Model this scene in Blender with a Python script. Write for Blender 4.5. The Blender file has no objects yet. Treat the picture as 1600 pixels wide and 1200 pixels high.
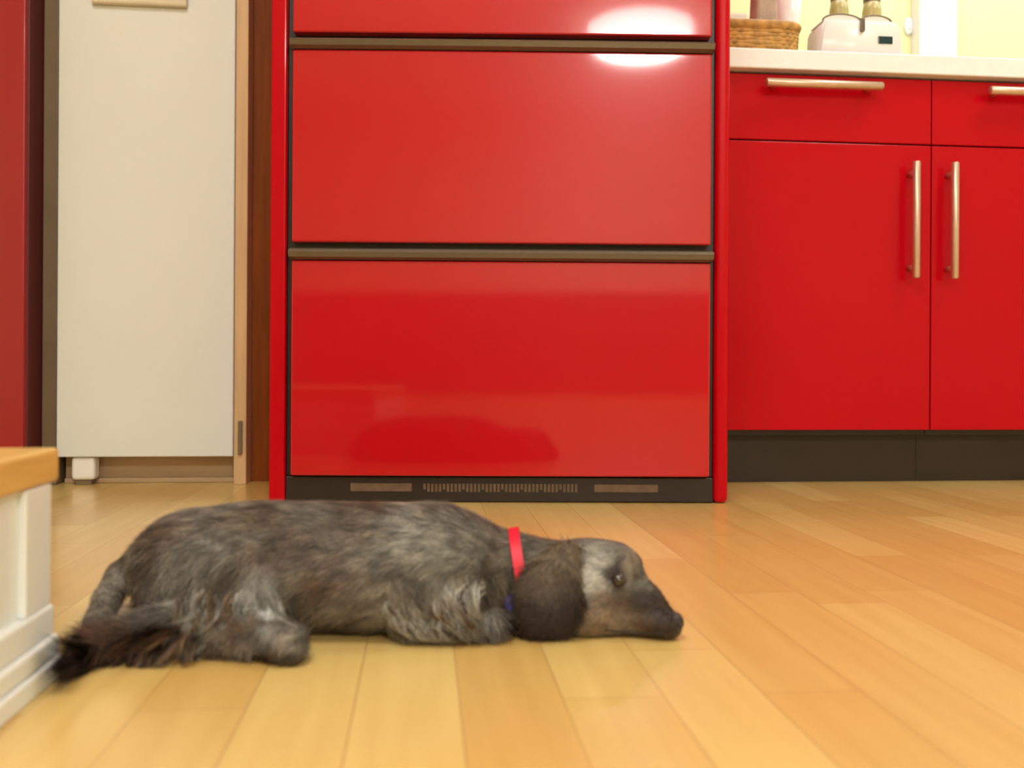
import bpy, bmesh, math, random
import numpy as np
from mathutils import Vector, Matrix, noise
random.seed(7); rng = np.random.default_rng(7)
SC = bpy.context.scene
COL = SC.collection

# ------------------------------------------------------------------ camera
FPX, YAW, ROLL, HC, PX0, PY0 = 1440.0, math.radians(5.5), math.radians(0.34), .238, 800.0, 570.0
cam = bpy.data.cameras.new('camera'); cam_o = bpy.data.objects.new('camera', cam); COL.objects.link(cam_o)
cam.sensor_width = 36; cam.lens = FPX / 1600 * 36; cam.shift_y = -30 / 1600; cam.clip_start = .02
Rv = Vector((math.cos(YAW), -math.sin(YAW), 0)); Uv = Vector((0, 0, 1)); Fv = Vector((math.sin(YAW), math.cos(YAW), 0))
cr, sr = math.cos(ROLL), math.sin(ROLL)
ax, ay = Rv * cr + Uv * sr, -Rv * sr + Uv * cr
M = Matrix((ax, ay, -Fv)).transposed().to_4x4(); M.translation = (0, 0, HC)
cam_o.matrix_world = M
cam.dof.use_dof = True; cam.dof.focus_distance = 1.42; cam.dof.aperture_fstop = 5.0
SC.camera = cam_o
SC.view_settings.view_transform = 'Standard'; SC.view_settings.look = 'None'
SC.view_settings.gamma = 1; SC.view_settings.use_curve_mapping = False
SC.view_settings.exposure = 0.03

# ------------------------------------------------------------------ world and lights
wd = bpy.data.worlds.new('world'); SC.world = wd; wd.use_nodes = True
wd.node_tree.nodes['Background'].inputs[0].default_value = (1, .96, .88, 1)
wd.node_tree.nodes['Background'].inputs[1].default_value = .3
def area(name, loc, size, power, color, target=None, shape='SQUARE', sy=None):
    l = bpy.data.lights.new(name, 'AREA'); l.energy = power; l.color = color; l.size = size; l.shape = shape
    if sy: l.size_y = sy
    o = bpy.data.objects.new(name, l); COL.objects.link(o); o.location = loc
    if target: o.rotation_euler = (Vector(target) - Vector(loc)).to_track_quat('-Z', 'Y').to_euler()
    return o
LAMP = (.74, -2.74, 2.33)       # round ceiling lamp of the living room, mirrored in the fridge doors
area('living_room_lamp', (LAMP[0], LAMP[1], 2.26), .62, 82, (1, .98, .92), shape='DISK')
area('kitchen_fill', (1.6, 1.0, 2.28), .5, 17, (1, .98, .94))  # unseen lamp added to brighten the worktop front and red units
area('under_cupboard_lamp', (1.35, 2.10, 1.62), 1.3, 6, (1, .985, .93), shape='RECTANGLE', sy=.12)
area('dining_lamp', (-.35, -.1, 2.28), .7, 31, (1, .975, .91))

# ------------------------------------------------------------------ helpers
def P(px, py, d):                # photo pixel + distance -> point in the camera-aligned floor frame
    dx, dy = px - PX0, py - PY0
    x = dx * cr + dy * sr; y = -dx * sr + dy * cr
    return (x / FPX * d, d, HC - y / FPX * d)
def link(name, me, mats, parent=None, smooth=False):
    o = bpy.data.objects.new(name, me); COL.objects.link(o)
    for m in (mats if isinstance(mats, (list, tuple)) else [mats]): me.materials.append(m)
    if parent: o.parent = parent
    if smooth:
        for p in me.polygons: p.use_smooth = True
    return o
def obj(name, bm, m, parent=None, smooth=False):
    bmesh.ops.recalc_face_normals(bm, faces=bm.faces)
    me = bpy.data.meshes.new(name); bm.to_mesh(me); bm.free()
    return link(name, me, m, parent, smooth)
def box(bm, x0, x1, y0, y1, z0, z1, bev=0, seg=2, mi=0):
    r = bmesh.ops.create_cube(bm, size=1)
    vs = r['verts']
    for v in vs:
        v.co = Vector(((x0 + x1) / 2 + v.co.x * (x1 - x0), (y0 + y1) / 2 + v.co.y * (y1 - y0), (z0 + z1) / 2 + v.co.z * (z1 - z0)))
    fs = set(f for v in vs for f in v.link_faces)
    for f in fs: f.material_index = mi
    if bev:
        es = list(set(e for f in fs for e in f.edges))
        bmesh.ops.bevel(bm, geom=es, offset=bev, segments=seg, affect='EDGES', profile=.5)
    return bm
def boxo(name, d, m, parent=None, bev=.001, seg=2):
    return obj(name, box(bmesh.new(), *d, bev=bev, seg=seg), m, parent)
def lathe(bm, prof, cx, cy, n=40):
    rings = []
    for r, z in prof:
        rings.append([bm.verts.new((cx + r * math.cos(2 * math.pi * i / n), cy + r * math.sin(2 * math.pi * i / n), z)) for i in range(n)])
    for a, b in zip(rings, rings[1:]):
        for i in range(n): bm.faces.new((a[i], a[(i + 1) % n], b[(i + 1) % n], b[i]))
    bm.faces.new(rings[0]); bm.faces.new(rings[-1])
    return bm
def tube(bm, pts, rad, n=12):
    pts = [Vector(p) for p in pts]; rings = []
    up = Vector((0, 0, 1))
    for i, p in enumerate(pts):
        t = (pts[min(i + 1, len(pts) - 1)] - pts[max(i - 1, 0)]).normalized()
        s = t.cross(up); s = t.cross(Vector((0, 1, 0))) if s.length < .1 else s
        s.normalize(); q = s.cross(t)
        r = rad[i] if isinstance(rad, (list, tuple)) else rad
        rings.append([bm.verts.new(p + (s * math.cos(a) + q * math.sin(a)) * r) for a in [2 * math.pi * k / n for k in range(n)]])
    for a, b in zip(rings, rings[1:]):
        for i in range(n): bm.faces.new((a[i], a[(i + 1) % n], b[(i + 1) % n], b[i]))
    bm.faces.new(rings[0]); bm.faces.new(rings[-1])
    return bm
def thing(name, label, cat, loc=(0, 0, 0), rz=0, group=None):
    o = bpy.data.objects.new(name, None); COL.objects.link(o); o.location = loc; o.rotation_euler = (0, 0, rz)
    o['label'] = label; o['category'] = cat; o.empty_display_size = .05
    if group: o['group'] = group
    return o
def tag(o, label, cat, group=None):
    o['label'] = label; o['category'] = cat
    if group: o['group'] = group
    return o
def struct(o): o['kind'] = 'structure'; return o

# ------------------------------------------------------------------ materials
def mat(name, col, rough=.5, metal=0, coat=0, noise_amt=0, scale=20, bump=0, spec=.5, stretch=(1, 1, 1), coat_rough=.05):
    m = bpy.data.materials.new(name); m.use_nodes = True; nt = m.node_tree; b = nt.nodes['Principled BSDF']
    b.inputs['Base Color'].default_value = (*col, 1); b.inputs['Roughness'].default_value = rough
    b.inputs['Metallic'].default_value = metal; b.inputs['Coat Weight'].default_value = coat
    b.inputs['Coat Roughness'].default_value = coat_rough; b.inputs['Specular IOR Level'].default_value = spec
    if noise_amt or bump:
        tc = nt.nodes.new('ShaderNodeTexCoord'); mp = nt.nodes.new('ShaderNodeMapping'); n = nt.nodes.new('ShaderNodeTexNoise')
        mp.inputs['Scale'].default_value = stretch; n.inputs['Scale'].default_value = scale; n.inputs['Detail'].default_value = 5
        nt.links.new(tc.outputs['Object'], mp.inputs[0]); nt.links.new(mp.outputs[0], n.inputs['Vector'])
        if noise_amt:
            r = nt.nodes.new('ShaderNodeValToRGB'); k = noise_amt
            r.color_ramp.elements[0].position = .3; r.color_ramp.elements[1].position = .7
            r.color_ramp.elements[0].color = (*[c * (1 - k) for c in col], 1); r.color_ramp.elements[1].color = (*[min(1, c * (1 + k)) for c in col], 1)
            nt.links.new(n.outputs[0], r.inputs[0]); nt.links.new(r.outputs[0], b.inputs['Base Color'])
        if bump:
            bp = nt.nodes.new('ShaderNodeBump'); bp.inputs['Strength'].default_value = bump; bp.inputs['Distance'].default_value = .002
            nt.links.new(n.outputs[0], bp.inputs['Height']); nt.links.new(bp.outputs[0], b.inputs['Normal'])
    return m
RED = (.49, .0004, .008)
m_red = mat('red_lacquer', RED, .3, coat=.10, noise_amt=.03, scale=3, coat_rough=.08, spec=.12)
m_red_fridge = mat('red_gloss_door', (.49, .0006, .008), .3, coat=.9, noise_amt=.04, scale=2, coat_rough=.055, spec=.2)
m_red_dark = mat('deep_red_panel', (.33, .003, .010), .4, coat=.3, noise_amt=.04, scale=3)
m_red_shaded = mat('shaded_red_side', (.09, .005, .007), .5, noise_amt=.05, scale=5)  # red cabinet carcass, shade of its side face put into the colour
m_black = mat('black_plastic', (.016, .011, .009), .4, noise_amt=.1, scale=30)
m_toe = mat('dark_brown_toe_kick', (.020, .011, .008), .45, noise_amt=.15, scale=15)
m_grey = mat('dark_anodised_metal', (.17, .15, .115), .35, metal=.6, noise_amt=.05, scale=40)
m_white = mat('white_laminate', (.73, .78, .775), .45, noise_amt=.02, scale=5)
m_paint = mat('white_paint', (.78, .825, .82), .4, noise_amt=.02, scale=8)
m_counter = mat('white_worktop', (.86, .93, .97), .3, noise_amt=.02, scale=60)
m_steel = mat('brushed_steel', (.66, .50, .40), .35, metal=.75, noise_amt=.05, scale=50)
m_beech = mat('pale_beech_edge', (.62, .42, .22), .45, noise_amt=.12, scale=12, stretch=(6, 6, .6))
m_dwood = mat('dark_brown_wood', (.24, .060, .007), .5, spec=.15, noise_amt=.2, scale=10, stretch=(8, 8, .5))
m_refl_panel = mat('brown_reflection_panel', (.10, .05, .025), .6, noise_amt=.2, scale=10, stretch=(8, 8, .5))
m_base = mat('beige_plinth', (.44, .31, .18), .5, noise_amt=.12, scale=10, stretch=(.6, 6, 6))
m_pale = mat('pale_beige_wood', (.70, .64, .48), .5, noise_amt=.08, scale=12, stretch=(1, 8, 8))
m_taupe = mat('taupe_jamb', (.17, .125, .07), .5, noise_amt=.08, scale=12)
m_top = mat('golden_wood_top', (.72, .47, .14), .35, coat=.2, noise_amt=.12, scale=14, stretch=(9, .8, 9))
m_wall = mat('cream_wall', (.80, .74, .58), .8, noise_amt=.02, scale=30, bump=.1)
m_ywall = mat('pale_yellow_wall', (.78, .77, .42), .6, noise_amt=.03, scale=8)
m_ceil = mat('white_ceiling', (.82, .80, .74), .9, noise_amt=.02, scale=20)
m_wick = mat('ochre_wicker', (.50, .28, .07), .6, noise_amt=.35, scale=60, bump=.5)
m_plastic = mat('white_plastic', (.85, .85, .84), .3, noise_amt=.01, scale=20)
m_screen = mat('dark_display', (.01, .04, .05), .2, noise_amt=.1, scale=50)
m_khaki = mat('khaki_glass', (.38, .33, .12), .3, noise_amt=.1, scale=30)
m_bag = mat('greige_paper', (.45, .36, .28), .7, noise_amt=.2, scale=30)
m_collar = mat('red_collar', (.72, .006, .035), .5, noise_amt=.08, scale=200)
m_blue = mat('blue_tag', (.03, .03, .22), .4, noise_amt=.1, scale=100)
m_eye = mat('dark_eye', (.012, .007, .005), .05, coat=1, noise_amt=.2, scale=200)
m_nose = mat('dark_nose', (.018, .014, .013), .35, noise_amt=.2, scale=500, bump=.6)
m_slot_refl = mat('vent_and_reflection_brown', (.13, .085, .05), .5, noise_amt=.2, scale=60)

def floor_mat():
    m = bpy.data.materials.new('oak_strip_floor'); m.use_nodes = True; nt = m.node_tree; N = nt.nodes; L = nt.links; b = N['Principled BSDF']
    tc = N.new('ShaderNodeTexCoord'); mp = N.new('ShaderNodeMapping'); mp.inputs['Rotation'].default_value = (0, 0, math.radians(90))
    mp.inputs['Location'].default_value = (.02, .0375 + .009, 0)
    br = N.new('ShaderNodeTexBrick'); br.offset = .37; br.offset_frequency = 2; br.squash = .8; br.squash_frequency = 3
    br.inputs['Scale'].default_value = 1; br.inputs['Brick Width'].default_value = .46; br.inputs['Row Height'].default_value = .0735
    br.inputs['Mortar Size'].default_value = .0007; br.inputs['Mortar Smooth'].default_value = .4; br.inputs['Bias'].default_value = -.1
    br.inputs['Color1'].default_value = (.745, .55, .20, 1); br.inputs['Color2'].default_value = (.64, .41, .125, 1); br.inputs['Mortar'].default_value = (.50, .30, .10, 1)
    L.new(tc.outputs['Object'], mp.inputs[0]); L.new(mp.outputs[0], br.inputs['Vector'])
    m2 = N.new('ShaderNodeMapping'); m2.inputs['Scale'].default_value = (26, 1.6, 1); n = N.new('ShaderNodeTexNoise'); n.inputs['Scale'].default_value = 2.2; n.inputs['Detail'].default_value = 6
    L.new(tc.outputs['Object'], m2.inputs[0]); L.new(m2.outputs[0], n.inputs['Vector'])
    r = N.new('ShaderNodeValToRGB'); r.color_ramp.elements[0].position = .25; r.color_ramp.elements[0].color = (.88, .83, .76, 1); r.color_ramp.elements[1].position = .75; r.color_ramp.elements[1].color = (1.0, 1.0, 1.0, 1)
    L.new(n.outputs[0], r.inputs[0])
    mx = N.new('ShaderNodeMixRGB'); mx.blend_type = 'MULTIPLY'; mx.inputs[0].default_value = 1
    L.new(br.outputs['Color'], mx.inputs[1]); L.new(r.outputs[0], mx.inputs[2]); L.new(mx.outputs[0], b.inputs['Base Color'])
    b.inputs['Roughness'].default_value = .30; b.inputs['Coat Weight'].default_value = .4; b.inputs['Coat Roughness'].default_value = .18
    return m
m_floor = floor_mat()

# ------------------------------------------------------------------ room shell
X0, X1, Y0, Y1, ZC = -2.3, 2.9, -4.6, 2.42, 2.4
struct(boxo('floor', (X0 - .1, X1 + .1, Y0 - .1, Y1 + .1, -.05, 0), m_floor, bev=0))
struct(boxo('ceiling', (X0 - .1, X1 + .1, Y0 - .1, Y1 + .1, ZC, ZC + .05), m_ceil, bev=0))
struct(boxo('wall_back', (X0 - .1, X1 + .1, Y1, Y1 + .1, 0, ZC), m_ywall, bev=0))
struct(boxo('wall_left', (X0 - .1, X0, Y0, Y1, 0, ZC), m_wall, bev=0))
struct(boxo('wall_right', (X1, X1 + .1, Y0, Y1, 0, ZC), m_wall, bev=0))
struct(boxo('wall_front', (X0 - .1, X1 + .1, Y0 - .1, Y0, 0, ZC), m_wall, bev=0))
struct(boxo('trim_1', (-.7345, -.7070, 1.862, Y1, 0, ZC), m_taupe, bev=.002))                # taupe jamb between red cabinet and white door
struct(boxo('trim_2', (1.331, 1.438, 2.375, Y1, .8665, ZC), m_plastic, bev=.002))             # white post standing behind the worktop
struct(boxo('trim_3', (-.3445, -.20, 1.90, 1.93, 0, ZC), m_dwood, bev=.001))                  # dark wood panel in the gap
struct(boxo('trim_4', (-.1199, .53, 2.36, Y1, 0, ZC), m_dwood, bev=.001))

struct(boxo('reflection_panel', (X0, X1, Y0, Y0 + .02, 0, .85), m_refl_panel, bev=.001))                  # unseen brown panel added behind the camera to darken the fridge reflections

# round ceiling lamp
cl = thing('ceiling_light', 'round white ceiling light of the living room, mirrored in the red fridge doors', 'ceiling light', (LAMP[0], LAMP[1], ZC))
m_glow = bpy.data.materials.new('lamp_diffuser_glow'); m_glow.use_nodes = True
g = m_glow.node_tree.nodes['Principled BSDF']; g.inputs['Emission Color'].default_value = (1, .96, .88, 1); g.inputs['Emission Strength'].default_value = 22
obj('lamp_shade', lathe(bmesh.new(), [(.30, -.13), (.345, -.11), (.36, -.07), (.355, -.03)], 0, 0, 48), m_glow, cl, True)
obj('base', lathe(bmesh.new(), [(.37, -.03), (.37, 0)], 0, 0, 48), m_plastic, cl)

# ------------------------------------------------------------------ red fridge
fr = thing('refrigerator', 'tall glossy red fridge with dark handle bars behind the lying dog', 'refrigerator', (-.263, 1.613, 0), math.radians(-4.6))
WF, DF, HF = .792, .62, 1.80
bm = bmesh.new()
box(bm, 0, .0275, 0, DF, .0, HF, bev=.004, seg=3)
box(bm, WF - .0255, WF, 0, DF, .0, HF, bev=.010, seg=6)
box(bm, .0275, WF - .0255, .06, DF, .1, HF, bev=0)
box(bm, .0275, WF - .0255, .003, .06, HF - .03, HF, bev=0)
obj('body', bm, m_red, fr)
xa, xb = .039, WF - .0355
boxo('inner_frame', (.0276, WF - .0256, .012, .0599, .0445, HF - .031), m_black, fr, bev=.001)
def fdoor(name, z0, z1, top_handle, tilt=0):
    bm = bmesh.new(); nx = 20
    # very slightly bowed front
    rows = []
    def fy(t): return -.010 - .002 * (1 - (2 * t - 1) ** 2)
    front = []
    for zz in (z0, z1):
        front.append([bm.verts.new((xa + (xb - xa) * i / nx, fy(i / nx), zz)) for i in range(nx + 1)])
    back = []
    for zz in (z0, z1):
        back.append([bm.verts.new((xa + (xb - xa) * i / nx, .0118, zz)) for i in range(nx + 1)])
    for i in range(nx):
        bm.faces.new((front[0][i], front[0][i + 1], front[1][i + 1], front[1][i]))
        bm.faces.new((back[0][i], back[0][i + 1], back[1][i + 1], back[1][i]))
        for k in (0, 1): bm.faces.new((front[k][i], front[k][i + 1], back[k][i + 1], back[k][i]))
    for i in (0, nx): bm.faces.new((front[0][i], front[1][i], back[1][i], back[0][i]))
    d = obj(name, bm, m_red_fridge, fr)
    md = d.modifiers.new('b', 'BEVEL'); md.width = .003; md.segments = 3; md.limit_method = 'ANGLE'
    if top_handle:
        bm = bmesh.new(); h0, h1 = top_handle
        prof = [(.0110, h0), (-.010, h0), (-.019, h0 + .004), (-.023, h0 + .012), (-.019, h1 - .006), (-.010, h1 - .003), (.0110, h1 - .003)]
        prs = []
        for i in range(nx + 1):
            t = i / nx; dy = -.002 * (1 - (2 * t - 1) ** 2)
            prs.append([bm.verts.new((xa - .003 + (xb - xa + .006) * t, y + (dy if y < 0 else 0), z)) for y, z in prof])
        for a, b in zip(prs, prs[1:]):
            for i in range(len(prof)):
                j = (i + 1) % len(prof); bm.faces.new((a[i], a[j], b[j], b[i]))
        bm.faces.new(prs[0]); bm.faces.new(prs[-1])
        obj('handle', bm, m_grey, d, False)
    return d
fdoor('drawer', .047, .4145, (.4155, .4385))
fdoor('drawer', .4455, .774, (.775, .7965))
fdoor('drawer', .8035, 1.12, (1.121, 1.143))
fdoor('door', 1.150, HF - .034, None)
kick = boxo('kick_plate', (.0277, WF - .0257, .004, .0595, .001, .0443), m_black, fr, bev=.002)
bm = bmesh.new()
box(bm, .14, .245, .0025, .0038, .019, .033)  # wide pale patches: floor reflection put in as brown plates
box(bm, .56, .67, .0025, .0038, .019, .032)
for i in range(40):
    x = .265 + i * .0067
    box(bm, x, x + .0042, .0025, .0038, .0185 + .004 * (i % 5 == 0), .0325)
obj('vent_and_reflections', bm, m_slot_refl, kick)

# ------------------------------------------------------------------ kitchen base units
YD = 1.785
def bar_handle(parent, p0, p1, r=.0085):
    p0, p1 = Vector(p0), Vector(p1); t = (p1 - p0).normalized()
    bm = bmesh.new(); tube(bm, [p0, p0 + t * .002, p1 - t * .002, p1], [r * .8, r, r, r * .8], 16)
    for q in (p0 + t * .022, p1 - t * .022):
        tube(bm, [q, q + Vector((0, YD - q.y, 0))], .0055, 10)
    return obj('handle', bm, m_steel, parent, True)
units = [(.575, 1.0268, (.668, .908), .980, 'red base cabinet beside the fridge, left of the two counter units'),
         (1.0268, 1.52, (1.134, 1.374), 1.0615, 'red base cabinet cut by the right picture edge')]
for (a, b, hx, vx, lab) in units:
    u = thing('base_cabinet', lab, 'cabinet', (0, 0, 0), 0, 'red base cabinets under the white worktop')
    boxo('body', (a + .001, b - .001, YD + .021, 2.40, .0995, .826), m_black, u, bev=0)
    boxo('toe_kick', (a + .0005, b - .0005, 1.838, 1.855, 0, .0994), m_toe, u, bev=.0)
    dr = boxo('drawer', (a + .0013, b - .0013, YD, YD + .0205, .6915, .822), m_red, u, bev=.0015)
    bar_handle(dr, (hx[0], YD - .028, .797), (hx[1], YD - .028, .797))
    do = boxo('door', (a + .0013, b - .0013, YD, YD + .0205, .1105, .6882), m_red, u, bev=.0015)
    bar_handle(do, (vx, YD - .028, .416), (vx, YD - .028, .650), .0075)
tag(boxo('worktop', (.575, 2.6, 1.765, Y1 - .001, .827, .8663), m_counter, bev=.003, seg=3), 'long white worktop slab on the red base cabinets', 'worktop')

# ------------------------------------------------------------------ things on the worktop
ZT = .8665
# wicker basket
bk = thing('wicker_basket', 'ochre wicker basket on the worktop behind the fridge edge', 'basket', (.672, 1.888, ZT))
bm = bmesh.new()
hw, hd, hh = .086, .075, .064
for k in range(8):            # woven rows of thick cane
    z = .005 + k * (hh - .01) / 7; off = .0035 * (k % 2)
    pts = []
    n = 56
    for i in range(n + 1):
        t = 2 * math.pi * i / n; c, s = math.cos(t), math.sin(t)
        e = .35; gx = math.copysign(abs(c) ** e, c) * hw; gy = math.copysign(abs(s) ** e, s) * hd
        w = 1 + (.02 if (i + k) % 2 else -.02) + .04 * k / 7
        pts.append((gx * w, gy * w, z))
    tube(bm, pts, .0058, 8)
obj('woven_side', bm, m_wick, bk, True)
bm = bmesh.new(); n = 56; pts = []
for i in range(n + 1):
    t = 2 * math.pi * i / n; c, s = math.cos(t), math.sin(t); e = .35
    pts.append((math.copysign(abs(c) ** e, c) * hw * 1.06, math.copysign(abs(s) ** e, s) * hd * 1.06, hh))
tube(bm, pts, .009, 10); obj('rim', bm, m_wick, bk, True)
bm = bmesh.new(); box(bm, -.08, .08, -.068, .068, 0, .006); obj('bottom', bm, m_wick, bk)
# contents of the basket
t = tag(boxo('storage_box', (-.035, .035, -.03, .03, 0, .098), m_plastic, bev=.006), 'white box standing in the wicker basket next to the fridge', 'box'); t.location = (.632, 1.885, ZT + .0065)
t = obj('paper_bag', box(bmesh.new(), -.028, .028, -.03, .03, 0, .17, bev=.008), m_bag); t.location = (.713, 1.89, ZT + .0065); tag(t, 'greige paper bag standing upright in the wicker basket', 'bag')
for v in t.data.vertices:
    if v.co.z > .1: v.co.x *= .8 + .1 * math.sin(v.co.y * 300); v.co.y *= .6
# white pitcher tilted-looking bag
bm = bmesh.new(); lathe(bm, [(.020, 0), (.026, .03), (.023, .09), (.028, .16), (.036, .24)], 0, 0, 24)
pt = obj('pitcher', bm, m_plastic, None, True); pt.location = (.832, 2.06, ZT); tag(pt, 'white flaring pitcher between wicker basket and white toaster', 'pitcher')
# toaster
ts = thing('toaster', 'white toaster with dark control window on the worktop', 'toaster', (.8865, 1.842, ZT)); ts.scale = (.845, .50, .65)
bm = bmesh.new()
prof = [(-.099, .0), (-.101, .02), (-.098, .105), (-.088, .122), (.085, .122), (.099, .108), (.104, .02), (.104, 0)]
fa = [bm.verts.new((x, -.075, z)) for x, z in prof]; ba = [bm.verts.new((x, .075, z)) for x, z in prof]
bm.faces.new(fa); bm.faces.new(ba)
for i in range(len(prof)):
    j = (i + 1) % len(prof); bm.faces.new((fa[i], fa[j], ba[j], ba[i]))
bmesh.ops.bevel(bm, geom=list(bm.edges), offset=.006, segments=3, affect='EDGES')
obj('body', bm, m_plastic, ts, True)
for (xc, w) in ((-.045, .048), (.040, .040)):
    bm = bmesh.new(); n = 16
    a = []; b = []
    for i in range(n + 1):
        th = math.pi * i / n
        a.append(bm.verts.new((xc - w * math.cos(th), -.06, .119 + .022 * math.sin(th)))); b.append(bm.verts.new((xc - w * math.cos(th), .06, .119 + .022 * math.sin(th))))
    bm.faces.new(a); bm.faces.new(b)
    for i in range(n): bm.faces.new((a[i], a[i + 1], b[i + 1], b[i]))
    bm.faces.new((a[0], a[-1], b[-1], b[0]))
    ld = obj('lid', bm, m_plastic, ts)
    bm = bmesh.new(); tube(bm, [(xc - (w + .001) * math.cos(math.pi * i / n), -.061, .120 + .023 * math.sin(math.pi * i / n)) for i in range(n + 1)], .0022, 8)
    obj('rim', bm, m_grey, ld, True)
boxo('control_window', (.042, .078, -.0785, -.0745, .050, .074), m_screen, ts, bev=.001)
boxo('lever', (-.004, .006, -.085, -.0745, .085, .127), m_grey, ts, bev=.001)
# jars behind
for x, lab in ((1.022, 'khaki glass jar behind the left half of the white toaster'), (1.107, 'khaki glass jar behind the right half of the white toaster')):
    jr = thing('glass_jar', lab, 'jar', (x, 2.2, ZT), 0, 'khaki jars behind the toaster'); jr.scale = (.75, .75, 1.5)
    obj('body', lathe(bmesh.new(), [(.028, 0), (.031, .01), (.031, .17), (.026, .185)], 0, 0, 28), m_khaki, jr, True)
    obj('lid', lathe(bmesh.new(), [(.027, .1851), (.028, .19), (.028, .21), (.025, .213)], 0, 0, 28), m_grey, jr, True)
sw = thing('wall_switch', 'small white oval switch on the pale yellow wall right of the toaster', 'switch', (1.322, Y1, 1.175))
bm = bmesh.new(); lathe(bm, [(.014, 0), (.013, .006), (.010, .008)], 0, 0, 32)
bmesh.ops.rotate(bm, verts=bm.verts, cent=(0, 0, 0), matrix=Matrix.Rotation(math.radians(90), 3, 'X'))
for v in bm.verts: v.co.z *= 1.8
obj('plate', bm, m_plastic, sw, True)
boxo('button', (-.005, .005, -.0105, -.0081, -.009, .009), m_plastic, sw, bev=.0005)

# ------------------------------------------------------------------ white cabinet by the left
wc = thing('tall_cabinet', 'tall white cabinet with pale wood edge left of the fridge', 'cabinet', (0, 0, 0))
boxo('door', (-.7005, -.3695, 1.845, 1.865, .0555, 2.1), m_white, wc, bev=.002)
boxo('side_panel', (-.369, -.3450, 1.850, 2.30, 0, 2.1), m_beech, wc, bev=.0015)
boxo('body', (-.7005, -.3695, 1.866, 2.30, .0555, 2.1), m_white, wc, bev=0)
pl = boxo('plinth', (-.7005, -.3695, 1.895, 1.915, 0, .0550), m_base, wc, bev=0)
obj('plinth_strip', box(bmesh.new(), -.7004, -.3697, 1.885, 1.8948, 0, .010, bev=.002), m_base, pl)
ft = obj('foot', box(bmesh.new(), -.676, -.632, 1.852, 1.884, .010, .0552, bev=.007, seg=3), m_plastic, wc)
obj('foot_pad', box(bmesh.new(), -.669, -.640, 1.858, 1.880, 0, .0099, bev=.001), m_taupe, ft)
obj('handle', box(bmesh.new(), -.637, -.459, 1.832, 1.8449, .9265, .965, bev=.004), m_pale, wc)
boxo('hinge', (-.360, -.352, 1.843, 1.8498, .06, .125), m_taupe, wc, bev=.001)
# red tall cabinet far left
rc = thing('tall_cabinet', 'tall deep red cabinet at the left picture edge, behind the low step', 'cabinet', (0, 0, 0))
boxo('body', (-1.25, -.735, 1.80, 2.36, .0, 2.1), m_red_shaded, rc, bev=.002)
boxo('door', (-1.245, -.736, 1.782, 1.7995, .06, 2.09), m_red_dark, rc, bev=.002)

# ------------------------------------------------------------------ low step with wooden top
st = thing('step_stool', 'low white panelled step with thick golden wood top at left', 'step stool', (0, 0, 0))
SX = -.279; YF, YN = .727, .30
boxo('top', (-.80, SX + .0005, YN - .02, YF + .0135, .1466, .1725), m_top, st, bev=.0035, seg=4)
bm = bmesh.new()
box(bm, -.78, SX - .006, YN + .005, YF - .004, .012, .1465)
obj('body', bm, m_paint, st)
def rail(name, y0, y1, z0, z1, x=SX, parent=st): return boxo(name, (x - .0065, x, y0, y1, z0, z1), m_paint, parent, bev=.0015)
rail('stile', YF - .045, YF, .0555, .1464)
rail('stile', YN, YN + .045, .0555, .1464)
boxo('base_rail', (SX - .008, SX + .002, YN, YF + .001, .033, .0553), m_paint, st, bev=.0022)
boxo('moulding', (SX - .008, SX + .0055, YN, YF + .003, .0165, .0328), m_paint, st, bev=.003, seg=3)
boxo('plinth', (-.78, SX + .008, YN, YF + .005, 0, .0163), m_paint, st, bev=.002)
boxo('back_stile', (-.78, SX - .0066, YF - .0038, YF, .0555, .1464), m_paint, st, bev=.001)

# ------------------------------------------------------------------ the dog
OX, OY = -.10, .84                     # dog origin in the camera-aligned floor frame
c5, s5 = math.cos(YAW), math.sin(YAW)
dog = thing('dog', 'grey-brown merle long-haired dog in a red collar lying on the floor', 'dog', (OX * c5 + OY * s5, -OX * s5 + OY * c5, 0), -YAW)
def Q(px, py, d, r=None):
    x, y, z = P(px, py, d)
    if r is not None: z = max(z, r)
    return np.array((x - OX, y - OY, z))
prims = []
def ell(c, r, rot=0, k=.012, tilt=0): prims.append(('e', np.array(c), np.array(r), rot, k, tilt))
def cone(a, b, ra, rb, k=.010): prims.append(('c', np.array(a), np.array(b), (ra, rb), k, 0))
def xz(px, z, d): return np.array(((px - 800) / FPX * d - OX, d - OY, z))
# trunk
ell(xz(306, .049, .850), (.056, .060, .050))
ell(xz(385, .053, .850), (.080, .062, .0545))
ell(xz(500, .054, .842), (.105, .070, .0560), k=.02)
ell(xz(630, .053, .840), (.085, .070, .0555), k=.02)
ell(xz(700, .046, .842), (.052, .060, .0460), k=.02)
cone(xz(690, .057, .855), xz(800, .043, .850), .046, .035, k=.02)
cone(xz(800, .043, .850), xz(905, .042, .840), .035, .034, k=.015)
# head
ell(xz(926, .0445, .836), (.038, .036, .0350), k=.012)
ell(Q(915, 952, .822), (.036, .028, .026), k=.012)
cone(Q(955, 915, .826), Q(1000, 943, .818), .026, .0200, k=.012)
cone(Q(1000, 943, .818), Q(1044, 976, .806), .0190, .0125, k=.008)
cone(Q(905, 975, .822, .016), Q(1036, 990, .806, .009), .017, .0088, k=.010)
ell(Q(962, 892, .836), (.0235, .028, .0245), k=.012)        # forehead down to the stop
ell(Q(972, 888, .812), (.011, .009, .007), k=.008)          # near brow
ell(Q(985, 880, .848), (.011, .011, .010), k=.006)          # far brow
ell(Q(1032, 975, .798), (.013, .006, .008), k=.008)         # upper lip
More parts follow.
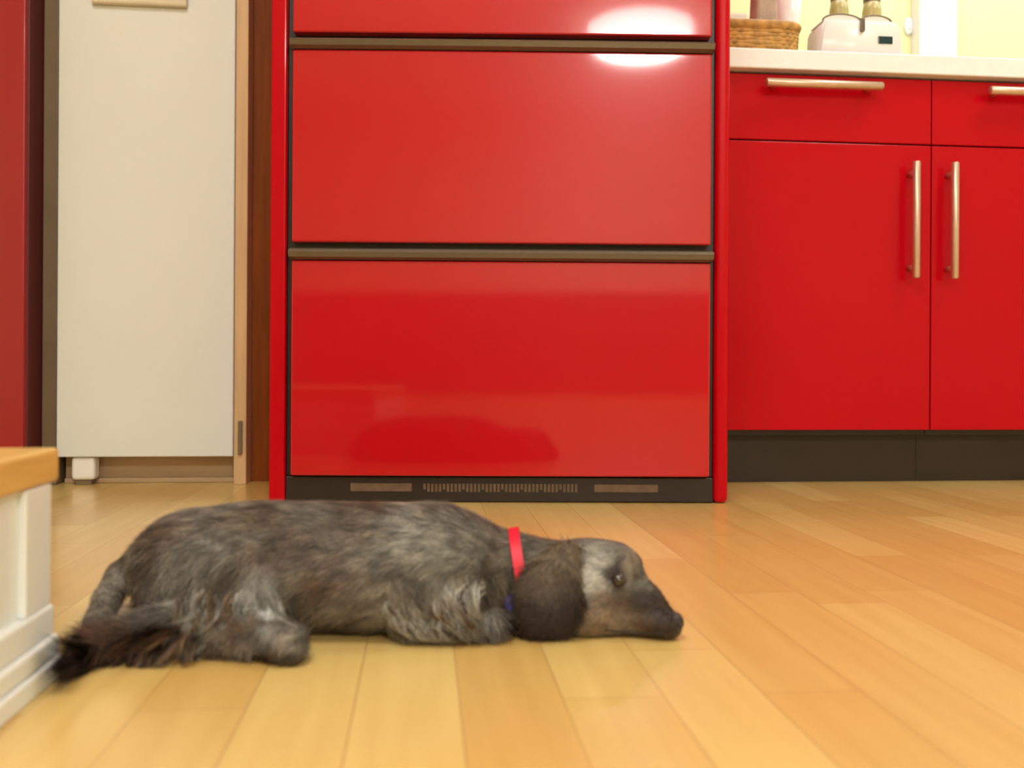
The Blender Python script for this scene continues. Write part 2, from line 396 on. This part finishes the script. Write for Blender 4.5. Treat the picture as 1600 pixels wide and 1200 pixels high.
# hind leg, near side
cone(Q(300, 885, .842), Q(395, 900, .805), .046, .030, k=.012)
cone(Q(400, 905, .795), Q(345, 995, .765), .029, .021, k=.008)
cone(Q(395, 925, .790), Q(425, 985, .760), .016, .012, k=.012)
cone(xz(335, .018, .755), xz(435, .014, .737), .017, .013, k=.008)
ell(xz(448, .016, .735), (.019, .018, .0155), k=.006)
for i, dy in enumerate((-.012, -.004, .005, .013)): ell(xz(464 - abs(i - 1.5) * 4, .010, .735 + dy), (.010, .0046, .0085), k=.003)
cone(Q(352, 985, .775), Q(398, 982, .757), .012, .0125, k=.004)   # the other hind paw, tucked
# breech mass
cone(Q(300, 975, .80), Q(205, 1008, .765), .026, .0195, k=.012)
cone(Q(205, 1008, .765), Q(140, 1030, .72, .014), .0195, .0085, k=.01)
# tail
TL = [Q(240, 866, .885), Q(190, 900, .89), Q(168, 936, .862), Q(152, 980, .812, .009), Q(150, 1012, .765, .009), Q(130, 1038, .712, .008)]
TR = [.019, .0135, .0120, .0105, .008, .005]
for i in range(5): cone(TL[i], TL[i + 1], TR[i], TR[i + 1], k=.006)
# fore leg, near side
ell(Q(705, 935, .815), (.046, .026, .036), k=.015)
cone(Q(705, 945, .81), Q(648, 982, .80, .018), .028, .018, k=.01)
cone(Q(640, 985, .80, .016), Q(762, 980, .80, .014), .017, .014, k=.008)
ell(Q(768, 972, .80), (.020, .016, .013), k=.006)
cone(xz(660, .014, .86), xz(790, .012, .84), .02, .016, k=.01)

def sdf(p, pr=None):
    out = None
    for kind, a, b, r, k, t in (pr or prims):
        if kind == 'e':
            q = p - a
            if r:
                c, s = math.cos(r), math.sin(r); q = np.stack((q[..., 0] * c + q[..., 2] * s, q[..., 1], -q[..., 0] * s + q[..., 2] * c), -1)
            k0 = np.sqrt(((q / b) ** 2).sum(-1)); k1 = np.sqrt(((q / (b * b)) ** 2).sum(-1)) + 1e-9
            d = k0 * (k0 - 1) / k1
        else:
            ab = b - a; h = np.clip(((p - a) @ ab) / (ab @ ab), 0, 1)
            d = np.sqrt(((p - a - h[..., None] * ab) ** 2).sum(-1)) - (r[0] + (r[1] - r[0]) * h)
        if out is None: out = d
        else:
            h = np.maximum(k - np.abs(out - d), 0) / k
            out = np.minimum(out, d) - h * h * k * .25
    return np.maximum(out, .0012 - p[..., 2])
def grad(p, f=None):
    f = f or sdf; e = .0012; g = np.zeros_like(p)
    for i in range(3):
        d = np.zeros(3); d[i] = e; g[..., i] = f(p + d) - f(p - d)
    return g / (np.linalg.norm(g, axis=-1, keepdims=True) + 1e-9)
def nets(f, lo, hi, h):
    ax_ = [np.arange(lo[i], hi[i] + h, h) for i in range(3)]; n = [len(a) for a in ax_]
    G = np.stack(np.meshgrid(*ax_, indexing='ij'), -1)
    V = np.concatenate([f(G[i:i + 16]) for i in range(0, n[0], 16)])
    S = V < 0
    cs = [(i, j, k) for i in (0, 1) for j in (0, 1) for k in (0, 1)]
    def sub(A, c): return A[c[0]:n[0] - 1 + c[0], c[1]:n[1] - 1 + c[1], c[2]:n[2] - 1 + c[2]]
    cnt = sum(sub(S, c).astype(int) for c in cs); act = (cnt > 0) & (cnt < 8)
    idx = -np.ones(act.shape, int); idx[act] = np.arange(act.sum())
    acc = np.zeros((act.sum(), 3)); w = np.zeros(act.sum())
    for a in cs:
        for d in range(3):
            if a[d]: continue
            b = list(a); b[d] = 1; b = tuple(b)
            va, vb = sub(V, a)[act], sub(V, b)[act]; m = (va < 0) != (vb < 0)
            t = np.where(m, va / np.where(m, va - vb, 1), 0)
            q = np.array(a, float)[None] + np.eye(3)[d][None] * t[:, None]
            acc[m] += q[m]; w += m
    ii = np.argwhere(act); verts = np.array(lo) + (ii + acc / w[:, None]) * h
    quads = []
    for d in range(3):
        u, v = [(1, 2), (2, 0), (0, 1)][d]
        sl0 = [slice(0, n[k] - 1) if k == d else slice(1, n[k] - 1) for k in range(3)]
        sl1 = list(sl0); sl1[d] = slice(1, n[d])
        A, B = S[tuple(sl0)], S[tuple(sl1)]
        e = np.argwhere(A != B)
        if not len(e): continue
        inside = A[tuple(e.T)]
        base = e.copy()
        for k in range(3):
            if k != d: base[:, k] += 1
        def cell(du, dv):
            q = base.copy(); q[:, u] -= du; q[:, v] -= dv; return idx[tuple(q.T)]
        qd = np.stack((cell(1, 1), cell(0, 1), cell(0, 0), cell(1, 0)), 1)
        qd[~inside] = qd[~inside][:, ::-1]
        quads.append(qd)
    quads = np.concatenate(quads); quads = quads[(quads >= 0).all(1)]
    return verts, quads
def np_mesh(name, V, F, cols=None):
    me = bpy.data.meshes.new(name); me.from_pydata([], [], [])
    nv, nf = len(V), len(F); me.vertices.add(nv); me.vertices.foreach_set('co', np.asarray(V, np.float32).ravel())
    me.loops.add(nf * 4); me.loops.foreach_set('vertex_index', np.asarray(F, np.int32).ravel())
    me.polygons.add(nf); me.polygons.foreach_set('loop_start', np.arange(nf, dtype=np.int32) * 4)
    me.polygons.foreach_set('use_smooth', np.ones(nf, bool))
    me.update(calc_edges=True); me.validate()
    if cols is not None:
        at = me.color_attributes.new('coat', 'FLOAT_COLOR', 'POINT')
        c4 = np.ones((nv, 4), np.float32); c4[:, :3] = cols; at.data.foreach_set('color', c4.ravel())
    return me
def coat_mat(name, rough):
    m = bpy.data.materials.new(name); m.use_nodes = True; nt = m.node_tree; b = nt.nodes['Principled BSDF']
    a = nt.nodes.new('ShaderNodeAttribute'); a.attribute_name = 'coat'
    tc = nt.nodes.new('ShaderNodeTexCoord'); n = nt.nodes.new('ShaderNodeTexNoise'); n.inputs['Scale'].default_value = 150; n.inputs['Detail'].default_value = 3
    r = nt.nodes.new('ShaderNodeValToRGB'); r.color_ramp.elements[0].position = .3; r.color_ramp.elements[0].color = (.75, .75, .75, 1); r.color_ramp.elements[1].position = .7
    mx = nt.nodes.new('ShaderNodeMixRGB'); mx.blend_type = 'MULTIPLY'; mx.inputs[0].default_value = 1
    nt.links.new(tc.outputs['Object'], n.inputs['Vector']); nt.links.new(n.outputs[0], r.inputs[0]); nt.links.new(a.outputs['Color'], mx.inputs[1]); nt.links.new(r.outputs[0], mx.inputs[2])
    nt.links.new(mx.outputs[0], b.inputs['Base Color']); b.inputs['Roughness'].default_value = rough; b.inputs['Specular IOR Level'].default_value = .4
    return m
m_coat = coat_mat('merle_coat', .6)
# coat colours: merle patches, with shade under and between parts put into the hair colour
GREY, LIGHT, BROWN, DARK, TAN = [np.array(c) for c in ((.175, .160, .130), (.42, .41, .37), (.105, .055, .032), (.030, .018, .012), (.27, .18, .105))]
PATCH = [  # px, py, radius x, radius y (pixels), colour, strength : merle markings plus painted dark undersides and creases
    (640, 830, 40, 45, LIGHT, .55), (700, 860, 60, 40, LIGHT, .25), (335, 855, 50, 30, LIGHT, .35), (265, 835, 55, 28, BROWN, .6), (420, 820, 70, 18, BROWN, .35),
    (440, 855, 60, 22, DARK, .18), (510, 915, 42, 30, BROWN, .65), (560, 900, 60, 30, BROWN, .45), (495, 870, 40, 20, DARK, .2), (660, 905, 35, 25, DARK, .35), (575, 960, 60, 30, BROWN, .25),
    (410, 880, 24, 22, BROWN, .6), (405, 920, 16, 36, LIGHT, .75), (420, 965, 12, 30, LIGHT, .6), (355, 960, 26, 24, TAN, .5), (220, 940, 26, 22, BROWN, .5), (370, 905, 22, 22, DARK, .4),
    (600, 795, 30, 12, BROWN, .6), (690, 955, 55, 40, LIGHT, .5), (765, 968, 34, 18, LIGHT, .65), (755, 920, 18, 40, DARK, .75), (770, 880, 25, 30, DARK, .25), (790, 850, 20, 25, BROWN, .3),
    (810, 970, 60, 22, DARK, .9), (850, 930, 62, 60, DARK, .75), (845, 860, 35, 20, GREY, .6), (925, 895, 38, 38, LIGHT, .95), (968, 895, 12, 34, DARK, .9), (900, 865, 12, 25, BROWN, .7),
    (190, 1005, 115, 32, DARK * 1.5, .85), (168, 925, 28, 40, np.array((.27, .245, .20)), .9), (945, 850, 30, 10, LIGHT, .3), (988, 870, 14, 12, TAN, .6), (998, 893, 8, 14, DARK, .6), (940, 965, 60, 22, TAN, .45), (945, 935, 18, 12, BROWN, .6), (1010, 935, 30, 22, DARK, .65), (1030, 985, 32, 22, DARK, .75), (1000, 975, 25, 14, BROWN, .6),
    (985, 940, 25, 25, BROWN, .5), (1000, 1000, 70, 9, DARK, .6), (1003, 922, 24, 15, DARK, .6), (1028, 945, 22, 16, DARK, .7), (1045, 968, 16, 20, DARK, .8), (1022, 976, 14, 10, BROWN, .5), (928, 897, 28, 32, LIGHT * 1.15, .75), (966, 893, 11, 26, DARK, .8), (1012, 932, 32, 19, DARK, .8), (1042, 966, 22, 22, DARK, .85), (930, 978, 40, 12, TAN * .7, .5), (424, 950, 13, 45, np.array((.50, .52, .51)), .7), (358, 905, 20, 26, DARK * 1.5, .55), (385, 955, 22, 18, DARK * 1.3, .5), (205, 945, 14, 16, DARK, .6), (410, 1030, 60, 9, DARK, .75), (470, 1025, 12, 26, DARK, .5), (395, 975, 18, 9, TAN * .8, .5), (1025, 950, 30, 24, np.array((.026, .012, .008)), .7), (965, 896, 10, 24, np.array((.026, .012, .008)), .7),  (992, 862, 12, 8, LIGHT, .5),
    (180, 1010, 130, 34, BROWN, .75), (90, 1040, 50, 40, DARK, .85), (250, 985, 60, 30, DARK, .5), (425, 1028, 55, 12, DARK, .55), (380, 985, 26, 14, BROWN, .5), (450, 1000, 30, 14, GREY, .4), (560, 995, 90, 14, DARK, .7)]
def coat_color(p):
    w = p + np.array((OX, OY, 0)); px = PX0 + w[:, 0] / w[:, 1] * FPX; py = PY0 + (HC - w[:, 2]) / w[:, 1] * FPX
    nz = np.array([(noise.noise(Vector(q * 26)), noise.noise(Vector(q * 60) + Vector((5, 2, 1))), noise.noise(Vector(q * 14) + Vector((9, 1, 7)))) for q in p])
    c = np.repeat(GREY[None], len(p), 0)
    t = np.clip(nz[:, 0] * 2.2, 0, 1)[:, None] * .5; c = c * (1 - t) + BROWN * t
    t = np.clip(-nz[:, 2] * 2.2, 0, 1)[:, None] * .4; c = c * (1 - t) + LIGHT * t
    t = np.clip(nz[:, 1] * 2, 0, 1)[:, None] * .35; c = c * (1 - t) + DARK * t
    hf = np.array([noise.noise(Vector((q[0] * 70, q[1] * 120, q[2] * 150)) + Vector((3, 3, 3))) for q in p])
    jx = px + nz[:, 1] * 14; jy = py + nz[:, 0] * 12
    for (x, y, rx, ry, col, s) in PATCH:
        t = (s * np.exp(-(((jx - x) / rx) ** 2 + ((jy - y) / ry) ** 2) * 1.3))[:, None]; t = np.minimum(t * 1.35, .97); c = c * (1 - t) + col * t
    amp = np.where((px > 880) | ((px < 200) & (py < 990)), .35, .95)
    c = c * (1 + np.clip(hf * amp, -.5, .7))[:, None]
    return c
V, F = nets(sdf, (-.44, -.19, -.004), (.30, .10, .128), .003)
body = link('body', np_mesh('body', V, F, coat_color(V)), m_coat, dog)

def clear_step(q):                    # hair lies against the step instead of passing through it
    wx = (q[..., 0] + OX) * c5 + (q[..., 1] + OY) * s5; wy = -(q[..., 0] + OX) * s5 + (q[..., 1] + OY) * c5
    d = np.where((wy < .742) & (wx < -.2690), -.2690 - wx, 0); q = q.copy(); q[..., 0] += d * c5; q[..., 1] += d * s5; return q
def samples(V, F, n, wfun=None):
    a, b, c, d = (V[F[:, i]] for i in range(4)); ar = np.linalg.norm(np.cross(c - a, d - b), axis=1) * .5
    if wfun is not None: ar = ar * wfun((a + c) / 2)
    f = rng.choice(len(F), n, p=ar / ar.sum()); u, v = rng.random((2, n, 1))
    return (a[f] * (1 - u) + b[f] * u) * (1 - v) + (d[f] * (1 - u) + c[f] * u) * v
def strands(name, roots, nrm, flow, length, width, parent, color, seg=4, lift=.35, droop=.4, wave=0, kind='stuff', f=None, jitter=.25):
    n = len(roots); length = np.broadcast_to(length, (n,)).astype(float) * (.7 + .6 * rng.random(n))
    fl = flow - (flow * nrm).sum(1, keepdims=True) * nrm; fl += rng.normal(0, jitter, (n, 3)); fl -= (fl * nrm).sum(1, keepdims=True) * nrm * .9
    fl /= np.linalg.norm(fl, axis=1, keepdims=True) + 1e-9
    d = fl + nrm * lift; d /= np.linalg.norm(d, axis=1, keepdims=True)
    ph = rng.random(n) * 6.28
    p = roots.copy(); side = np.cross(d, nrm); side /= np.linalg.norm(side, axis=1, keepdims=True) + 1e-9
    Vv = []
    for s in range(seg + 1):
        t = s / seg; w = width * (1 - t * .85)
        off = side * (np.sin(ph + t * 6) * wave * t)[:, None] * length[:, None] if wave else 0
        q = p + off; q[:, 2] = np.maximum(q[:, 2], .0009 + rng.random(n) * .0006)
        Vv.append(np.stack((q - side * w, q + side * w), 1))
        p = p + d * (length / seg)[:, None]
        d = d + np.array((0, 0, -1.)) * droop / seg; d /= np.linalg.norm(d, axis=1, keepdims=True)
    Vv = np.stack(Vv, 1).reshape(n, -1, 3); m = Vv.shape[1]
    base = (np.arange(n) * m)[:, None]
    Fs = [np.concatenate((base + 2 * s, base + 2 * s + 1, base + 2 * s + 3, base + 2 * s + 2), 1) for s in range(seg)]
    Fs = np.stack(Fs, 1).reshape(-1, 4)
    col = color * (.7 + .65 * rng.random((n, 1))); col = np.repeat(col[:, None], m, 1).reshape(-1, 3)
    o = link(name, np_mesh(name, clear_step(Vv.reshape(-1, 3)), Fs, np.clip(col, 0, 1)), m_coat, parent)
    o['kind'] = 'stuff'
    return o
def pix(p):
    w = p + np.array((OX, OY, 0)); return PX0 + w[:, 0] / w[:, 1] * FPX, PY0 + (HC - w[:, 2]) / w[:, 1] * FPX
R = samples(V, F, 62000, lambda c: np.where(c[:, 2] < .004, .02, 1.0) * np.where(c[:, 1] > .06, .4, 1.0))
Nn = grad(R); rx, ry = pix(R)
flow = np.zeros_like(R); flow[:, 0] = -1; flow[:, 2] = -.45
thigh = (rx < 450) & (ry > 860); flow[thigh] = (-.35, -.1, -1)
arm = (rx > 610) & (rx < 790) & (ry > 900); flow[arm] = (.25, -.2, -1)
brea = (rx < 320) & (ry > 950); flow[brea] = (-1, -.1, -.45)
tl = (rx < 205) & (ry < 985); flow[tl] = (-.45, -.1, -1)
ln = np.full(len(R), .012)
ln[rx > 880] = .004; ln[(rx > 960)] = .0028; ln[arm] = .016; ln[thigh] = .012; ln[brea] = .020; ln[tl] = .006; ln[(rx > 400) & (ry > 980) & (rx < 480)] = .006
strands('fur', R, Nn, flow, ln, .00042, body, coat_color(R), seg=3, lift=.28, droop=.25)
# long feathering
def feather(name, x0, x1, y0, y1, n, flow, length, col=None, wave=.12, droop=.6, lift=.45, jit=.35, ymax=.03):
    C = samples(V, F, n * 14); px, py = pix(C); m = (px > x0) & (px < x1) & (py > y0) & (py < y1) & (C[:, 1] < ymax) & (C[:, 2] > .004)
    C = C[m][:n]; Cn = grad(C); vis = Cn[:, 1] < .35; C, Cn = C[vis], Cn[vis]
    cc = coat_color(C)
    if col is not None: cc = cc * .35 + np.array(col) * .65
    k = np.where(rng.random(len(C)) < .16, 2.0, 1.0)[:, None]
    fl = np.repeat(np.array(flow, float)[None], len(C), 0)
    clump = np.array([(noise.noise(Vector(q * 90)), 0, noise.noise(Vector(q * 90) + Vector((4, 4, 4)))) for q in C])
    fl = fl / np.linalg.norm(fl, axis=1, keepdims=True) + clump * .9
    return strands(name, C, Cn, fl, length, .0005, body, np.clip(cc * k, 0, .5), seg=7, lift=lift, droop=droop, wave=wave, jitter=jit * .5)
def locks(name, L, parent, spread=.004, width=.00045, seg=8):
    # each lock: root, middle, end (floor frame), strand count, colour : a tapering bundle of wavy hairs
    VV = []; FF = []; CC = []; k0 = 0
    for (a, b, c, n, col) in L:
        a, b, c = map(np.array, (a, b, c)); oa = rng.normal(0, spread, (n, 3)); oc = oa * .35 + rng.normal(0, spread * .35, (n, 3)); lt = .75 + .25 * rng.random((n, 1)); ph = rng.random((n, 1)) * 6
        pts = []
        for s_ in range(seg + 1):
            t = s_ / seg * lt; q = (a + oa) * (1 - t) ** 2 + (2 * b - .5 * (a + c) + oa * .8) * 2 * t * (1 - t) + (c + oc) * t * t
            q = q + np.sin(ph + t * 9) * .0012 * t * np.array((1, .3, 1)); q[:, 2] = np.maximum(q[:, 2], .001); pts.append(q)
        for s_ in range(seg + 1):
            d = pts[min(s_ + 1, seg)] - pts[max(s_ - 1, 0)]; sd = np.cross(d, np.array((.1, 1., .25))); sd /= np.linalg.norm(sd, axis=1, keepdims=True) + 1e-9
            w = width * (1 - .8 * s_ / seg); VV.append(np.stack((pts[s_] - sd * w, pts[s_] + sd * w), 1).reshape(-1, 3))
            CC.append(np.repeat(col * (.6 + .8 * rng.random((n, 1))), 2, 0))
        i = np.arange(n) * 2
        for s_ in range(seg):
            u, v = k0 + s_ * n * 2 + i, k0 + (s_ + 1) * n * 2 + i; FF.append(np.stack((u, u + 1, v + 1, v), 1))
        k0 += (seg + 1) * n * 2
    o = link(name, np_mesh(name, clear_step(np.concatenate(VV)), np.concatenate(FF), np.clip(np.concatenate(CC), 0, .6)), m_coat, parent); o['kind'] = 'stuff'; return o
def lk(a, b, c, n, col): return (Q(*a), Q(*b), Q(*c), n, np.array(col))
T = []
for i in range(44):                       # dark tail tip fanning out on the floor in front of the step
    u = rng.random(); x1 = 62 + 40 * rng.random(); y1 = 988 + 88 * u
    T.append(lk((165 - 30 * rng.random(), 1018 + 22 * u, .725), (114, 1008 + 44 * u + rng.normal(0, 5), .69), (x1, y1, .648 + .008 * rng.random()), 22, DARK * (1.0 + .8 * rng.random())))
for i in range(46):                       # brown feathering hanging from the tail to the floor
    x = 125 + 180 * rng.random(); y0 = 1020 - (x - 125) * .26 + rng.normal(0, 6)
    T.append(lk((x + 25, y0 - 6, .752 + .0002 * (x - 125)), (x + 2, y0 + 22, .735), (x - 12 + rng.normal(0, 12), min(1078 - (x - 60) * .13, y0 + 66), .715), 26, [DARK * 1.4, BROWN, BROWN * .7, TAN * .9, LIGHT * .8][int(rng.choice(5, p=[.36, .28, .2, .1, .06]))]))
for i in range(14):                       # loose dark tufts arching up beside the step
    T.append(lk((160 + 12 * rng.random(), 1018, .742), (120, 992 + 16 * rng.random(), .715), (84 + 10 * rng.random(), 984 + 26 * rng.random(), .69), 9, DARK * 1.3))
for i in range(34):                       # long streaks along the top of the feathering
    x = 175 + 130 * rng.random(); y0 = 1003 - (x - 175) * .22 + rng.normal(0, 5)
    T.append(lk((x + 20, y0 - 4, .752 + .0003 * (x - 175)), (x - 25, y0 + 10, .735), (x - 75, min(1072, y0 + 34 + 10 * rng.random()), .705), 16, [DARK * 1.2, BROWN * .6, BROWN, TAN * .7][int(rng.choice(4, p=[.45, .3, .15, .1]))]))
locks('tail_feathering', T, body, .0028)
T = []
for i in range(70):                       # pale curls at the back of the thigh and shank
    x = 275 + 110 * rng.random(); y0 = 925 + 65 * rng.random(); cx = rng.choice((-1, 1)) * 5
    T.append(lk((x, y0, .758), (x + cx - 1, y0 + 28, .742), (x + rng.normal(-4, 17), min(1052, y0 + 46 + 20 * rng.random()), .732), 14, [LIGHT * .7, TAN * .6, GREY, BROWN, DARK * 1.5][int(rng.choice(5, p=[.3, .25, .2, .15, .1]))]))
for i in range(22):                       # shin stripe
    x = 395 + 25 * rng.random(); y0 = 895 + 60 * rng.random()
    T.append(lk((x, y0, .775), (x + 8, y0 + 22, .765), (x + 16, y0 + 45, .755), 18, [LIGHT, LIGHT * .8, GREY][i % 3]))
locks('hind_leg_hair', T, body, .0024)
T = []
for i in range(95):                       # wavy feathering of the fore leg and chest
    x = 618 + 135 * rng.random(); y0 = 905 + 62 * rng.random(); y0 = max(y0, 900 + abs(x - 700) * .3)
    T.append(lk((x, y0, .786), (x - 12 + rng.normal(0, 5), y0 + 26, .772), (x + 16 + rng.normal(0, 9), min(1001 + rng.normal(0, 3), y0 + 54), .774), 20, [LIGHT * .95, LIGHT * .7, GREY, BROWN, DARK * 1.4][int(rng.choice(5, p=[.28, .22, .22, .14, .14]))]))
locks('fore_leg_hair', T, body, .0021)

# ears
ear_pr = [('e', Q(880, 884, .814), np.array((.017, .010, .021)), math.radians(-15), .01, 0),
          ('e', Q(856, 926, .801), np.array((.0265, .0085, .029)), math.radians(-15), .014, 0),
          ('e', Q(864, 952, .799), np.array((.0245, .0080, .0180)), math.radians(15), .014, 0)]
esdf = lambda p: sdf(p, ear_pr)
EV, EF = nets(esdf, (.06, -.075, -.002), (.22, .0, .09), .0022)
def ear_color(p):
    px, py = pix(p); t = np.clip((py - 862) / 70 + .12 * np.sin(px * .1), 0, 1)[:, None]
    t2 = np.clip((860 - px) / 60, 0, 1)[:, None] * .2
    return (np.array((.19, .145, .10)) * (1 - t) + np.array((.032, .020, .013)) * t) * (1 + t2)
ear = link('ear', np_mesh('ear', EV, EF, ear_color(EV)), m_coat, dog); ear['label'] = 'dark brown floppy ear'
R2 = samples(EV, EF, 9000); N2 = grad(R2, esdf); fl = np.tile([-.35, -.1, -1.], (len(R2), 1))
strands('ear_fur', R2, N2, fl, .015, .00045, ear, ear_color(R2), seg=4, lift=.25, droop=.3, wave=.08, jitter=.4)
far_pr = [('e', Q(880, 905, .880), np.array((.022, .007, .030)), 0, .01, 0)]
fsdf = lambda p: sdf(p, far_pr)
FV, FF = nets(fsdf, tuple(Q(880, 905, .88) - np.array((.03, .012, .04))), tuple(Q(880, 905, .88) + np.array((.03, .012, .04))), .0025)
link('ear', np_mesh('ear_far', FV, FF, ear_color(FV)), m_coat, dog)

# eyes, nose, mouth
def surf(px, py):                     # first body surface point seen along that line
    for d in np.arange(.70, .95, .0005):
        q = Q(px, py, d)
        if sdf(q[None])[0] < 0: return q
    return Q(px, py, .80)
def ball(name, c, r, m, parent=dog, sc=(1, 1, 1)):
    bm = bmesh.new(); bmesh.ops.create_uvsphere(bm, u_segments=24, v_segments=16, radius=1)
    for v in bm.verts: v.co = Vector(c) + Vector((v.co.x * r * sc[0], v.co.y * r * sc[1], v.co.z * r * sc[2]))
    return obj(name, bm, m, parent, True)
e = surf(966, 906); eye = ball('eye', e + np.array((0, -.0004, 0)), .0058, m_eye)
fe = e.copy(); fe[1] = .06
while sdf(fe[None])[0] > 0 and fe[1] > 0: fe[1] -= .0005
ball('eye', fe + np.array((0, .0004, 0)), .0058, m_eye)
bm = bmesh.new(); n = 20
tube(bm, [tuple(e + np.array((.0056 * math.cos(a), -.0018 + .0012 * abs(math.cos(a)), .0048 * math.sin(a)))) for a in [math.pi * (i / 10 - .1) for i in range(0, 13)]], .0011, 8)
lidm = mat('eyelid_skin', (.03, .02, .015), .6, noise_amt=.1, scale=200)
obj('eyelid', bm, lidm, eye, True)
nb = Q(1051, 972, .803, .010)
nose = ball('nose', nb, .0098, m_nose, sc=(1, .95, .95))
ball('nostril', nb + np.array((.0055, -.0072, -.001)), .0022, m_black, nose)
# mouth line
ml = []
for (x, y) in ((945, 984), (965, 986), (985, 988), (1005, 990), (1022, 990), (1038, 988)):
    ml.append(tuple(surf(x, y) + np.array((0, .0002, 0))))
obj('mouth', tube(bmesh.new(), ml, .0011, 8), lidm, dog, True)

# collar: a band around the neck, ring found by walking outwards to the coat
cc = Q(816, 905, .845); topp = Q(806, 830, .845); bot = Q(834, 990, .845)
axv = (topp - bot) / np.linalg.norm(topp - bot); dep = np.array((0., 1., 0)); ringN = np.cross(axv, dep)
ringN /= np.linalg.norm(ringN)
bm = bmesh.new(); rings = []; path = []
nseg = 72
pts = []
for i in range(nseg):
    a = 2 * math.pi * i / nseg; dr = axv * math.cos(a) + dep * math.sin(a) * -1
    t = .005
    while t < .09 and sdf((cc + dr * t)[None])[0] < 0 and (cc + dr * t)[2] > .003: t += .0005
    pts.append(t)
pts = np.array(pts)
for _ in range(3): pts = (np.roll(pts, 1) + pts * 2 + np.roll(pts, -1)) / 4
hwid, th = .0047, .0030
for i in range(nseg):
    a = 2 * math.pi * i / nseg; dr = axv * math.cos(a) - dep * math.sin(a); q = cc + dr * (pts[i] + .0035)
    q[2] = max(q[2], .0016)
    q2 = q + dr * 0
    sec = [q - ringN * hwid - dr * th * .5, q + ringN * hwid - dr * th * .5, q + ringN * hwid + dr * th * .5, q - ringN * hwid + dr * th * .5]
    for s_ in sec: s_[2] = max(s_[2], .0006)
    rings.append([bm.verts.new(tuple(s_)) for s_ in sec]); path.append(q)
for i in range(nseg):
    A, B = rings[i], rings[(i + 1) % nseg]
    for j in range(4): bm.faces.new((A[j], A[(j + 1) % 4], B[(j + 1) % 4], B[j]))
collar = obj('collar', bm, m_collar, dog); collar['label'] = 'red collar'
bm = bmesh.new(); lathe(bm, [(.0068, -.0009), (.0076, 0), (.0068, .0009)], 0, 0, 24)
bmesh.ops.rotate(bm, verts=bm.verts, cent=(0, 0, 0), matrix=Matrix.Rotation(math.radians(80), 3, 'X')); bmesh.ops.translate(bm, verts=bm.verts, vec=tuple(surf(801, 938) + np.array((0, -.0095, 0))))
tg_o = obj('tag', bm, m_blue, collar); tg_o['label'] = 'blue round tag'
